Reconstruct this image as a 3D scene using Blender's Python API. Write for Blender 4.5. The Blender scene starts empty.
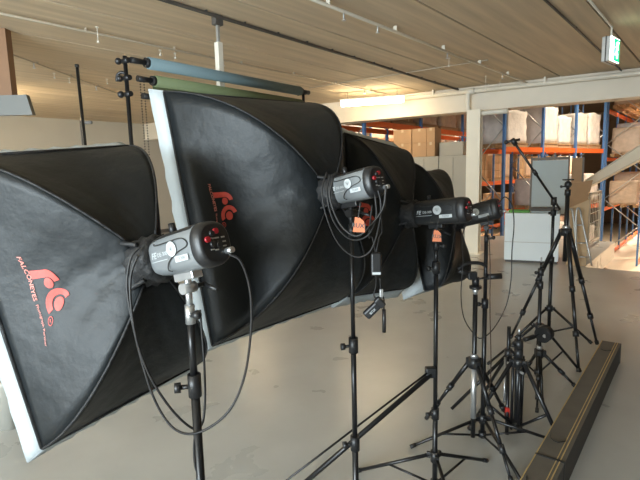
import bpy, bmesh, math, random
from mathutils import Vector, Matrix
random.seed(7)
V = Vector
col = bpy.context.scene.collection
PI = math.pi

# ------------------------------------------------------------------ camera
CAM = V((0, 0, 1.6)); F = 480.0
P_, R_ = math.radians(7.7), math.radians(1.5)
r0 = V((1, 0, 0)); u0 = V((0, math.sin(P_), math.cos(P_))); fw = V((0, math.cos(P_), -math.sin(P_)))
rt = r0 * math.cos(R_) - u0 * math.sin(R_); up = u0 * math.cos(R_) + r0 * math.sin(R_)
cd = bpy.data.cameras.new('camera'); cam = bpy.data.objects.new('camera', cd); col.objects.link(cam)
cd.sensor_width = 36; cd.lens = 27; cd.clip_start = .05; cd.clip_end = 200
cam.matrix_world = Matrix(((rt.x, up.x, -fw.x, CAM.x), (rt.y, up.y, -fw.y, CAM.y), (rt.z, up.z, -fw.z, CAM.z), (0, 0, 0, 1)))
bpy.context.scene.camera = cam

def ray(x, y): return fw + rt * ((x - 320) / F) - up * ((y - 240) / F)
def at(x, y, Y):
    d = ray(x, y); return CAM + d * (Y / d.y)
def atz(x, y, z=0.0):
    d = ray(x, y); return CAM + d * ((z - CAM.z) / d.z)

# ------------------------------------------------------------------ materials
MATS = {}
def mat(name, color, rough=.5, metal=0.0, noise=0.0, nscale=20, bump=0.0, bscale=60, emit=None, estr=0, spec=.5,
        stretch=(1, 1, 1), sheen=0, rvar=0, alpha=None, trans=0, rot=0):
    if name in MATS: return MATS[name]
    m = bpy.data.materials.new(name); m.use_nodes = True; MATS[name] = m
    nt = m.node_tree; b = nt.nodes['Principled BSDF']
    b.inputs['Base Color'].default_value = (*color, 1); b.inputs['Roughness'].default_value = rough
    b.inputs['Metallic'].default_value = metal; b.inputs['Specular IOR Level'].default_value = spec
    if sheen: b.inputs['Sheen Weight'].default_value = sheen
    if trans: b.inputs['Transmission Weight'].default_value = trans
    if emit: b.inputs['Emission Color'].default_value = (*emit, 1); b.inputs['Emission Strength'].default_value = estr
    tc = nt.nodes.new('ShaderNodeTexCoord'); mp = nt.nodes.new('ShaderNodeMapping')
    if rot: mp.vector_type = 'TEXTURE'
    mp.inputs['Scale'].default_value = stretch; mp.inputs['Rotation'].default_value = (0, 0, rot)
    nt.links.new(tc.outputs['Object'], mp.inputs['Vector'])
    if noise or rvar:
        n = nt.nodes.new('ShaderNodeTexNoise'); n.inputs['Scale'].default_value = nscale; n.inputs['Detail'].default_value = 6
        nt.links.new(mp.outputs[0], n.inputs['Vector'])
        if noise:
            rp = nt.nodes.new('ShaderNodeValToRGB')
            rp.color_ramp.elements[0].position = .15; rp.color_ramp.elements[1].position = .85
            rp.color_ramp.elements[0].color = (*[c * (1 - noise) for c in color], 1)
            rp.color_ramp.elements[1].color = (*[min(1, c * (1 + noise)) for c in color], 1)
            nt.links.new(n.outputs['Fac'], rp.inputs['Fac']); nt.links.new(rp.outputs[0], b.inputs['Base Color'])
        if rvar:
            mr = nt.nodes.new('ShaderNodeMapRange'); mr.inputs['From Min'].default_value = .15; mr.inputs['From Max'].default_value = .85
            mr.inputs['To Min'].default_value = rough - rvar; mr.inputs['To Max'].default_value = rough + rvar
            nt.links.new(n.outputs['Fac'], mr.inputs['Value']); nt.links.new(mr.outputs[0], b.inputs['Roughness'])
    if bump:
        n2 = nt.nodes.new('ShaderNodeTexNoise'); n2.inputs['Scale'].default_value = bscale; n2.inputs['Detail'].default_value = 5
        bp = nt.nodes.new('ShaderNodeBump'); bp.inputs['Strength'].default_value = bump; bp.inputs['Distance'].default_value = .02
        nt.links.new(mp.outputs[0], n2.inputs['Vector']); nt.links.new(n2.outputs['Fac'], bp.inputs['Height'])
        nt.links.new(bp.outputs[0], b.inputs['Normal'])
    return m

M_black = mat('black_metal', (.012, .012, .013), .32, 0.2, noise=.3, nscale=8)
M_blackp = mat('black_plastic', (.014, .014, .015), .42, noise=.2, nscale=30)
M_fabric = mat('black_nylon', (.006, .0085, .0105), .5, noise=.25, nscale=7, bump=.42, bscale=8, spec=.36)
M_ring = mat('black_webbing', (.012, .012, .013), .6, bump=.5, bscale=40, noise=.2)
M_white = mat('white_nylon', (.40, .44, .46), .65, noise=.06, nscale=12, bump=.35, bscale=14)
M_diff = mat('diffuser_cloth', (.8, .82, .83), .8, noise=.03, nscale=10)
M_red = mat('red_print', (.62, .075, .055), .55, noise=.1, nscale=60)
M_pink = mat('pale_red_print', (.75, .25, .2), .55, noise=.1, nscale=60)
M_grey = mat('grey_flash_paint', (.22, .235, .245), .3, .3, noise=.08, nscale=10)
M_dgrey = mat('shaded_flash_and_buttons', (.02, .021, .022), .35, .1, noise=.08, nscale=10)  # flash grey darkened to stand for shade on two heads; buttons share it
M_wprint = mat('white_print', (.5, .53, .54), .5, noise=.03)
M_dprint = mat('dark_print', (.03, .03, .03), .5, noise=.03)
M_silver = mat('silver_metal', (.6, .61, .62), .28, .8, noise=.1)
M_redb = mat('red_button', (.35, .012, .02), .35, noise=.05)
M_cable = mat('cable_rubber', (.015, .014, .014), .5, noise=.1)
M_bcable = mat('brown_cable_rubber', (.05, .03, .02), .5, noise=.1)
M_orange_tag = mat('orange_paper', (.62, .17, .06), .6, noise=.1, nscale=30)
M_conc = mat('ceiling_concrete', (.62, .495, .345), .85, noise=.26, nscale=2.2, bump=.25, bscale=20, stretch=(4.5, .25, 1), rot=math.radians(49.8))
M_concd = mat('joint_concrete', (.2, .17, .13), .9, noise=.1)
M_beam = mat('cream_steel', (.72, .64, .52), .5, noise=.05, nscale=3)
M_cpipe = mat('beige_pipe', (.45, .38, .29), .5, noise=.1)
M_pipe = mat('white_pipe', (.75, .7, .6), .4, noise=.05, nscale=5)
M_wallm = mat('beige_wall', (.40, .36, .29), .85, noise=.05, nscale=1.2, bump=.1, bscale=40)
M_col = mat('cream_column', (.85, .78, .64), .55, noise=.05, nscale=3)
M_conduit = mat('dark_conduit', (.09, .08, .07), .6, .2, noise=.2)
M_blue = mat('rack_blue', (.08, .2, .46), .45, noise=.12, nscale=6)
M_orange = mat('rack_orange', (.75, .14, .025), .45, noise=.12, nscale=5)
M_galv = mat('galvanised_steel', (.55, .55, .53), .4, .7, noise=.12, nscale=14)
M_carton = mat('brown_carton', (.42, .25, .13), .8, noise=.1, nscale=5)
M_carton2 = mat('pale_carton', (.55, .38, .22), .8, noise=.1, nscale=5)
M_tape = mat('packing_tape', (.55, .42, .26), .3, noise=.05)
M_wrap = mat('stretch_wrap', (.80, .76, .72), .25, noise=.22, nscale=4, bump=.7, bscale=12)
M_wrap2 = mat('pale_stretch_wrap', (.60, .46, .34), .28, noise=.25, nscale=5, bump=.7, bscale=12)
M_wood = mat('pallet_wood', (.45, .3, .16), .8, noise=.2, nscale=12)
M_cab = mat('cabinet_grey', (.36, .33, .27), .5, noise=.04, nscale=3)
M_cabl = mat('cabinet_light', (.42, .46, .45), .45, noise=.04, nscale=3)
M_wbox = mat('white_laminate', (.78, .83, .84), .45, noise=.03, nscale=2)
M_panel = mat('grey_screen_cloth', (.42, .47, .47), .6, noise=.03, nscale=3)
M_frame = mat('brown_frame', (.12, .09, .06), .5, noise=.1)
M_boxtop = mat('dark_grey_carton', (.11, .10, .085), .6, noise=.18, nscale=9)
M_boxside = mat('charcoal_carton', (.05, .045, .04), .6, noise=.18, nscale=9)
M_edge = mat('ochre_edge', (.55, .40, .17), .5, noise=.12, nscale=9)
M_tbin = mat('grey_bin_plastic', (.38, .37, .33), .5, noise=.08, nscale=6)
M_orp = mat('orange_plastic', (.8, .25, .04), .45, noise=.08)
M_green = mat('green_fabric', (.12, .35, .08), .7, noise=.15)
M_paperb = mat('blue_grey_paper', (.13, .19, .21), .75, noise=.03, nscale=3)
M_paperg = mat('olive_green_paper', (.12, .15, .07), .75, noise=.03, nscale=3)
M_paperp = mat('pink_paper', (.40, .17, .24), .75, noise=.05, nscale=3)
M_brown = mat('brown_panel', (.22, .11, .05), .6, noise=.12, nscale=4)
M_duct = mat('duct_grey', (.13, .13, .12), .5, .1, noise=.06, nscale=3)
M_exitg = mat('exit_green', (.0, .35, .12), .4, emit=(.0, .6, .22), estr=1.6, noise=.02)
M_exitw = mat('exit_white', (.9, .95, .92), .4, emit=(.85, 1, .9), estr=3.0, noise=.01)
M_tube2 = mat('boosted_unseen_tube', (1, .95, .85), .4, emit=(1, .80, .50), estr=150, noise=.01)  # emission raised on the unseen left tube to brighten the ceiling
M_tube = mat('lit_tube', (1, .95, .85), .4, emit=(1, .80, .50), estr=30, noise=.01)
M_lamp = mat('lit_hall_lamp', (1, .95, .85), .4, emit=(1, .76, .48), estr=6, noise=.01)
M_red2 = mat('red_plastic', (.5, .03, .02), .4, noise=.05)
M_floor2 = mat('hall_floor_cream', (.36, .31, .24), .35, noise=.08, nscale=.6)
M_land = mat('landing_cream', (.66, .58, .46), .5, noise=.05, nscale=.8)
M_wallh = mat('hall_wall_brown', (.2, .15, .105), .8, noise=.08, nscale=.5)
# polished concrete floor
M_floor = mat('polished_concrete', (.43, .435, .42), .29, noise=.14, nscale=2.4, rvar=.04, spec=.5)

# ------------------------------------------------------------------ helpers
def tag(o, label=None, cat=None, group=None, kind=None):
    if label: o['label'] = label
    if cat: o['category'] = cat
    if group: o['group'] = group
    if kind: o['kind'] = kind
    return o
def wloc(o):
    v = V((0, 0, 0))
    while o: v += o.location; o = o.parent
    return v
def thing(name, label, cat, loc, group=None):
    o = bpy.data.objects.new(name, None); col.objects.link(o); o.location = loc; o.empty_display_size = .1
    return tag(o, label, cat, group)
def perp(d):
    a = V((0, 0, 1)) if abs(d.z) < .9 else V((1, 0, 0))
    x = d.cross(a).normalized(); return x, d.cross(x).normalized()

class MB:
    def __init__(s): s.bm = bmesh.new()
    def cyl(s, a, b, r, r2=None, n=12, cap=True):
        a, b = V(a), V(b); d = (b - a)
        if d.length < 1e-6: return s
        d.normalize(); x, y = perp(d); r2 = r if r2 is None else r2
        A = [s.bm.verts.new(a + (x * math.cos(2 * PI * i / n) + y * math.sin(2 * PI * i / n)) * r) for i in range(n)]
        B = [s.bm.verts.new(b + (x * math.cos(2 * PI * i / n) + y * math.sin(2 * PI * i / n)) * r2) for i in range(n)]
        for i in range(n): s.bm.faces.new((A[i], A[(i + 1) % n], B[(i + 1) % n], B[i])).smooth = True
        if cap: s.bm.faces.new(A[::-1]); s.bm.faces.new(B)
        return s
    def tube(s, pts, r, n=8, sub=6, smooth=True):
        pts = [V(p) for p in pts]
        if smooth and len(pts) > 2:
            q = []; e = [pts[0] * 2 - pts[1]] + pts + [pts[-1] * 2 - pts[-2]]
            for i in range(1, len(e) - 2):
                p0, p1, p2, p3 = e[i - 1:i + 3]
                for k in range(sub):
                    t = k / sub
                    q.append(.5 * ((2 * p1) + (p2 - p0) * t + (2 * p0 - 5 * p1 + 4 * p2 - p3) * t * t + (3 * p1 - p0 - 3 * p2 + p3) * t ** 3))
            q.append(pts[-1]); pts = q
        rings = []; x = None
        for i, p in enumerate(pts):
            d = (pts[min(i + 1, len(pts) - 1)] - pts[max(i - 1, 0)]).normalized()
            if x is None: x, y = perp(d)
            else:
                x = (x - d * x.dot(d)).normalized(); y = d.cross(x)
            rr = r(i / (len(pts) - 1)) if callable(r) else r
            rings.append([s.bm.verts.new(p + (x * math.cos(2 * PI * k / n) + y * math.sin(2 * PI * k / n)) * rr) for k in range(n)])
        for A, B in zip(rings, rings[1:]):
            for i in range(n): s.bm.faces.new((A[i], A[(i + 1) % n], B[(i + 1) % n], B[i])).smooth = True
        s.bm.faces.new(rings[0][::-1]); s.bm.faces.new(rings[-1])
        return s
    def box(s, c, size, axes=None, bev=0.0):
        c = V(c); ax = axes or (V((1, 0, 0)), V((0, 1, 0)), V((0, 0, 1)))
        h = [x / 2 for x in size]
        vs = []
        for i in (-1, 1):
            for j in (-1, 1):
                for k in (-1, 1):
                    vs.append(s.bm.verts.new(c + ax[0] * h[0] * i + ax[1] * h[1] * j + ax[2] * h[2] * k))
        fs = [(0, 1, 3, 2), (4, 6, 7, 5), (0, 4, 5, 1), (2, 3, 7, 6), (0, 2, 6, 4), (1, 5, 7, 3)]
        nf = [s.bm.faces.new([vs[i] for i in f]) for f in fs]
        if bev:
            es = list({e for f in nf for e in f.edges})
            bmesh.ops.bevel(s.bm, geom=es, offset=bev, segments=2, affect='EDGES', profile=.5)
        return s
    def loft(s, rings, cap=True, closed=True, smooth=True):
        R = [[s.bm.verts.new(p) for p in ring] for ring in rings]
        for A, B in zip(R, R[1:]):
            n = len(A)
            for i in range(n if closed else n - 1):
                f = s.bm.faces.new((A[i], A[(i + 1) % n], B[(i + 1) % n], B[i])); f.smooth = smooth
        if cap and closed: s.bm.faces.new(R[0][::-1]); s.bm.faces.new(R[-1])
        return s
    def prism(s, pts, d):
        d = V(d); A = [s.bm.verts.new(V(p)) for p in pts]; B = [s.bm.verts.new(V(p) + d) for p in pts]; n = len(A)
        s.bm.faces.new(A[::-1]); s.bm.faces.new(B)
        for i in range(n): s.bm.faces.new((A[i], A[(i + 1) % n], B[(i + 1) % n], B[i]))
        return s
    def ball(s, c, r, sc=(1, 1, 1)):
        m = Matrix.Translation(c) @ Matrix.Diagonal((r * sc[0], r * sc[1], r * sc[2], 1))
        g = bmesh.ops.create_uvsphere(s.bm, u_segments=12, v_segments=8, radius=1, matrix=m)
        for v in g['verts']:
            for f in v.link_faces: f.smooth = True
        return s
    def build(s, name, m, parent=None, **kw):
        bmesh.ops.recalc_face_normals(s.bm, faces=s.bm.faces[:])
        off = wloc(parent) if parent else None
        me = bpy.data.meshes.new(name)
        if off is None:
            xs = [v.co for v in s.bm.verts]
            off = V(((min(v.x for v in xs) + max(v.x for v in xs)) / 2, (min(v.y for v in xs) + max(v.y for v in xs)) / 2, min(v.z for v in xs)))
            bmesh.ops.translate(s.bm, verts=s.bm.verts[:], vec=-off); o = bpy.data.objects.new(name, me); o.location = off
        else:
            bmesh.ops.translate(s.bm, verts=s.bm.verts[:], vec=-off); o = bpy.data.objects.new(name, me)
        s.bm.to_mesh(me); s.bm.free(); me.materials.append(m); col.objects.link(o)
        if parent: o.parent = parent
        return tag(o, **kw)

def text_polys(txt, size, bold=True):
    """flat glyph mesh of a text as (verts, faces), centred on the origin"""
    cu = bpy.data.curves.new('glyphs', 'FONT'); cu.body = txt; cu.size = size; cu.align_x = 'CENTER'; cu.align_y = 'CENTER'; cu.resolution_u = 2
    if bold: cu.offset = size * .012
    o = bpy.data.objects.new('glyphs', cu); col.objects.link(o)
    bpy.context.view_layer.update()
    me = o.evaluated_get(bpy.context.evaluated_depsgraph_get()).to_mesh()
    vs = [v.co.copy() for v in me.vertices]; fs = [tuple(p.vertices) for p in me.polygons]
    bpy.data.objects.remove(o); bpy.data.curves.remove(cu)
    return vs, fs
def add_mapped(mb, vs, fs, fn):
    B = [mb.bm.verts.new(fn(v.x, v.y)) for v in vs]
    for f in fs:
        try: mb.bm.faces.new([B[i] for i in f])
        except ValueError: pass

# building axes
A1 = math.radians(40.2)
D1 = V((math.sin(A1), math.cos(A1), 0)); N1 = V((math.cos(A1), -math.sin(A1), 0))   # along the slabs, and to the right of them
BD = V((3.97, -2.36, 0)).normalized(); BN = V((-BD.y, BD.x, 0))                        # along the big beam, and away from it
Z = V((0, 0, 1))
def W(x, y, z=0): return V((x, y, z))

# ------------------------------------------------------------------ setting
fl = MB(); fp = [(-17, -7), (9, -7), (9, 4.26), (4.30, 7.68), (6.4, 10.3), (4.6, 11.7), (3.0, 11.9), (.7, 10.3), (-1, 11.8), (-6, 17.0), (-17, 17)]
fl.prism([(x, y, -.35) for x, y in fp], (0, 0, .35)); fl.build('floor', M_floor, kind='structure')
# ceiling of concrete planks running along D1, with real joints between them
ce = MB(); B0 = V((1.34, 10.47, 0))
for k in range(-12, 12):
    s0 = -2.34 + 1.2 * k
    for (a, b, zt) in ((s0 + .014, s0 + 1.186, 3.2),):
        def end(s):   # where line at offset s meets the beam line
            p = N1 * s; t = ((B0 - p).dot(BN)) / D1.dot(BN); return p + D1 * t
        e1, e2 = end(a), end(b); q = N1 * a - D1 * 16; w = N1 * b - D1 * 16
        ce.prism([(q.x, q.y, zt), (w.x, w.y, zt), (e2.x, e2.y, zt), (e1.x, e1.y, zt)], (0, 0, .2))
ce.build('ceiling', M_conc, kind='structure')
cb = MB(); q = [N1 * -18 - D1 * 16, N1 * 14 - D1 * 16]
e1 = B0 + BD * 14; e2 = B0 - BD * 16
cb.prism([(-17, -8, 3.215), (14, -8, 3.215), (e1.x, e1.y, 3.215), (e2.x, e2.y, 3.215)], (0, 0, .12)); cb.build('trim_1', M_concd, kind='structure')
# steel beam
bm_ = MB(); c = B0 + BD * 1.0 + BN * .17
bm_.box((c.x, c.y, 3.0), (26, .34, .5), (BD, BN, Z), .01)
bm_.box((c.x, c.y, 2.755), (26, .42, .03), (BD, BN, Z)); bm_.box((c.x, c.y, 3.3), (26, .36, .2), (BD, BN, Z))
bm_.build('trim_2', M_beam, kind='structure')
# column under the beam
cp = at(473.5, 200, 9.32)
cc = MB(); w_ = .135
for sgn in (-1, 1): cc.box((cp.x, cp.y, 1.37) + BN.to_tuple() if False else V((cp.x, cp.y, 1.37)) + BN * sgn * .10, (.25, .03, 2.74), (BD, BN, Z))
cc.box((cp.x, cp.y, 1.37), (.16, .2, 2.74), (BD, BN, Z)); cc.box((cp.x, cp.y, .01), (.36, .36, .02), (BD, BN, Z))
cc.build('trim_3', M_col, kind='structure')
# left wall, parallel to D1
w0 = V((-7.03, 12.13, 0)); wd = V((2.41, 2.51, 0)).normalized(); wn = V((-wd.y, wd.x, 0))
wl = MB(); c = w0 - wd * 5 + wn * .1; wl.box((c.x, c.y, 1.6), (22, .2, 3.2), (wd, wn, Z)); wl.build('wall_left', M_wallm, kind='structure')
bb = MB(); c = w0 - wd * 5 - wn * .02; bb.box((c.x, c.y, .05), (22, .03, .1), (wd, wn, Z)); bb.build('baseboard_left', M_conduit, kind='structure')
# wall behind the camera with a band of windows
wb = MB(); yb = -4.2
wb.box((-3, yb, .45), (26, .2, .9)); wb.box((-3, yb, 3.02), (26, .2, .35))
for x in (-9.0, -5.3): wb.box((x, yb, 1.87), (.5, .2, 1.96))
for x, w in ((-12.6, 6.8), (4.2, 12.0)): wb.box((x, yb, 1.87), (w, .2, 1.96))
wb.build('wall_back', M_wallm, kind='structure')
for i, x in enumerate((-7.15, -3.45)):
    fr = MB()
    for sx in (-1.58, 0, 1.58): fr.box((x + sx, yb, 1.87), (.05, .1, 1.95))
    for z in (.93, 2.82): fr.box((x, yb, z), (3.2, .1, .06))
    fr.build('window_%d' % (i + 1), M_beam, kind='structure')

# lower hall: floor, far walls, roof
HZ = -3.4
hf = MB(); hf.box((8, 24, HZ - .1), (70, 64, .2)); hf.build('floor_hall', M_floor2, kind='structure')
lf = MB(); lf.prism([(x, y, -1.92) for x, y in ((6.9, 10.4), (9.6, 15.2), (9.9, 17.0), (24.5, 34.5), (33, 27), (14, 5.5), (10, 5.0))], (0, 0, .12)); lf.build('floor_landing', M_land, kind='structure')
hw = MB(); c = V((6, 16, 0)) + D1 * 34; hw.box((c.x, c.y, 1.5), (80, .3, 10), (N1, D1, Z)); hw.build('wall_far', M_wallh, kind='structure')
hw = MB(); c = V((6, 16, 0)) + N1 * 24; hw.box((c.x, c.y, 1.5), (80, .3, 10), (D1, N1, Z)); hw.build('wall_right', M_wallh, kind='structure')
hr = MB(); hr.box((8, 34, 6.6), (80, 46, .2)); hr.build('ceiling_hall', M_wallh, kind='structure')

# ------------------------------------------------------------------ ceiling services
def on_ceiling(px, py, z): p = atz(px, py, z); return V((p.x, p.y, z))
def sprinkler(mb, p, drop=.07):
    mb.cyl(p, p - Z * drop, .009, n=8); mb.cyl(p - Z * drop, p - Z * (drop + .006), .022, n=10)
def run(name, label, cat, z, p0, p1, r, m, spr=(), clips=8, ext0=0, ext1=0, group=None):
    a, b = on_ceiling(*p0, z), on_ceiling(*p1, z); d = (b - a).normalized(); a = a - d * ext0; b = b + d * ext1
    t = thing(name, label, cat, (a + b) / 2, group)
    MB().cyl(a, b, r, n=10).build('pipe' if 'pipe' in name else 'tube', m, t)
    for k in range(clips):
        q = a + (b - a) * ((k + .5) / clips); MB().box(q + Z * ((3.2 - z) / 2), (.012, r * 2.3, 3.2 - z), (d, d.cross(Z), Z)).build('clip', m, t)
    for f in spr:
        q = a + (b - a) * f; mb = MB(); sprinkler(mb, q, r + .06); mb.build('sprinkler_head', M_silver, t)
    return t
run('cable_conduit', 'dark cable conduit along the ceiling ending at the white power pole', 'conduit', 3.175, (180, 5), (400, 72), .018, M_conduit, clips=26, ext0=6, ext1=3)
run('sprinkler_pipe', 'white sprinkler pipe on the ceiling nearest to the exit sign side', 'pipe', 3.14, (314, 0), (540, 88), .017, M_pipe, spr=(.47, .52, .66, .83, .95), clips=10, ext0=5)
run('sprinkler_pipe', 'white sprinkler pipe above the blue-grey paper roll', 'pipe', 3.165, (180, 51), (386, 94), .013, M_cpipe, spr=(.3, .62, .93), clips=10, ext0=6)
run('sprinkler_pipe', 'thin sprinkler pipe crossing the ceiling above the left wall', 'pipe', 3.175, (0, 50), (130, 98), .010, M_cpipe, spr=(.2, .55, .8), clips=8, ext0=3)
run('cable_conduit', 'thin conduit on the bare ceiling at right, left of the exit sign', 'conduit', 3.185, (545, 0), (626, 75), .012, M_conduit, clips=6, ext0=4)
run('cable_conduit', 'thin beige conduit crossing the ceiling slabs in front of the lit tube', 'conduit', 3.185, (309, 88), (488, 60), .008, M_cpipe, clips=6)
# small hooks hanging from the slabs
for px, py, l in ((97, 29, .14), (54, 75, .06), (69, 80, .06), (107, 81, .06), (160, 52, .05), (175, 55, .05), (449, 60, .10), (500, 84, .06), (486, 78, .22)):
    p = on_ceiling(px, py - 2, 3.2); mb = MB(); mb.cyl(p, p - Z * l, .004, n=6); mb.cyl(p - Z * l, p - Z * (l + .02), .014, n=8); mb.cyl(p, p - Z * .006, .02, n=8)
    mb.build('ceiling_hook', M_pipe, label='small ceiling fixing dangling from the concrete slabs', cat='ceiling hook', group='small fixings dangling from the ceiling')
# wide white pipe in front of the beam with elbow
t = thing('drain_pipe', 'fat white pipe in front of the cream beam with a dropping elbow', 'pipe', (2.4, 9.6, 3.08))
def onbeam(u, z, off=-.12): p = B0 + BD * u + BN * off; return V((p.x, p.y, z))
MB().cyl(onbeam(.6, 3.1), onbeam(10, 3.1), .042).build('pipe', M_pipe, t)
mb = MB(); mb.tube([onbeam(1.87, 3.1), onbeam(1.87, 3.0), onbeam(1.87, 2.83), onbeam(1.90, 2.72), onbeam(2.02, 2.68), onbeam(2.6, 2.68)], .045, n=12); mb.build('elbow', M_pipe, t)
MB().cyl(onbeam(1.85, 3.1), onbeam(1.99, 3.1), .055).build('joint', M_pipe, t)
for u in (1.2, 3.2, 5.2, 7): MB().box(onbeam(u, 3.15), (.03, .1, .1), (BD, BN, Z)).build('clip', M_pipe, t)
# lit tube
ta, tb = V((.50, 9.80, 2.99)), V((1.66, 9.42, 2.99)); td = (tb - ta).normalized()
t = thing('tube_light', 'glowing warm fluorescent tube hanging in front of the cream beam', 'ceiling light', (ta + tb) / 2)
MB().cyl(ta, tb, .058, n=14).build('diffuser', M_tube, t)
MB().box((ta + tb) / 2 + Z * .07, ((tb - ta).length + .06, .09, .03), (td, td.cross(Z), Z)).build('housing', M_pipe, t)
for f in (.1, .9): q = ta.lerp(tb, f); MB().cyl(q + Z * .06, V((q.x, q.y, 3.2)), .004, n=6).build('hanger', M_conduit, t)
for lab, qa in (('tube lamp behind the central softbox along the beam', V((-2.35, 11.6, 2.99))), ('unseen tube lamp near the left wall, added to brighten the ceiling', V((-6.6, 8.4, 2.85)))):
    qb = qa + td * 1.2; t = thing('tube_light', lab, 'ceiling light', (qa + qb) / 2)
    MB().cyl(qa, qb, .045, n=14).build('diffuser', M_tube if qa.x > -4 else M_tube2, t)  # the left tube is out of view, added for warm light on the ceiling
    MB().box((qa + qb) / 2 + Z * .055, (1.26, .09, .03), (td, td.cross(Z), Z)).build('housing', M_pipe, t)
    for f in (.1, .9): q = qa.lerp(qb, f); MB().cyl(q + Z * .06, V((q.x, q.y, 3.2)), .004, n=6).build('hanger', M_conduit, t)
# power pole from ceiling to floor
pp = atz(217, 15, 3.2)
t = thing('power_pole', 'white floor-to-ceiling power pole behind the paper rolls', 'pole', (pp.x, pp.y, 0))
MB().box((pp.x, pp.y, 1.47), (.062, .062, 2.94), (D1, N1, Z), .005).build('lower_tube', M_pipe, t)
MB().box((pp.x, pp.y, 3.05), (.03, .03, .3), (D1, N1, Z), .003).build('upper_tube', M_galv, t)
MB().box((pp.x, pp.y, 3.15), (.10, .07, .1), (D1, N1, Z), .01).build('ceiling_box', M_conduit, t)
# exit sign
ex = at(614.5, 50, 5.65)
t = thing('exit_sign', 'green and white running-man exit sign hanging from the ceiling', 'exit sign', (ex.x, ex.y, ex.z))
sd = V((.731, .682, 0)).normalized(); sn = V((sd.y, -sd.x, 0))
MB().box(ex - sn * .045, (.30, .09, .27), (sd, sn, Z), .008).build('housing', M_galv, t)
MB().box(ex - sn * .045 + V((0, 0, 0)), (.31, .012, .275), (sd, sn, Z)).build('seam_strip', M_conduit, t)
MB().box(ex + sn * .004, (.30, .008, .26), (sd, sn, Z)).build('lit_panel', M_exitw, t)
def sp(a, b): return ex + sn * .010 + sd * a + Z * b
mb = MB()
mb.prism([sp(-.05, -.12), sp(.14, -.12), sp(.14, .12), sp(-.05, .12)], sn * .001)
mb.build('green_field', M_exitg, t)
mb = MB()
def limb(pts, w=.012): mb.tube([p + sn * .003 for p in pts], w, n=6, smooth=False)
mb.ball(sp(.05, .075) + sn * .003, .018, (1, 1, 1)); limb([sp(.045, .05), sp(.03, -.01)]); limb([sp(.03, -.01), sp(.06, -.05), sp(.05, -.09)], .009); limb([sp(.03, -.01), sp(0, -.05), sp(-.03, -.055)], .009)
limb([sp(.045, .04), sp(.08, .01)], .007); limb([sp(.045, .04), sp(.005, .03)], .007)
mb.build('running_figure', M_exitw, t)
MB().tube([ex - sn * .04 + Z * .13, ex - sn * .04 + Z * (3.17 - ex.z), V((ex.x, ex.y, 3.17)) - sn * .04 - D1 * .15, V((ex.x, ex.y, 3.17)) - sn * .04 - D1 * 2.6], .012, smooth=False).build('conduit', M_pipe, t)
# duct unit at upper left
du = at(4, 70, 5.2)
t = thing('ceiling_unit', 'grey box hanging at the upper left under a brown board', 'ceiling unit', (du.x, du.y, 2.6))
e = at(8.5, 90, 5.2)
MB().box((e.x - .30, 5.3, (3.2 + 2.5) / 2), (.6, .10, 3.2 - 2.5)).build('brown_board', M_brown, t)
b1 = at(30, 105, 5.1); b2 = at(20, 115, 5.1); b3 = at(10, 95, 5.1)
MB().prism([(b1.x - 1.2, 5.1, b3.z), (b1.x - .03, 5.1, b3.z), (b1.x + .015, 5.1, b2.z), (b1.x - 1.2, 5.1, b2.z)], (0, .06, 0)).build('grey_housing', M_duct, t)

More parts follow.
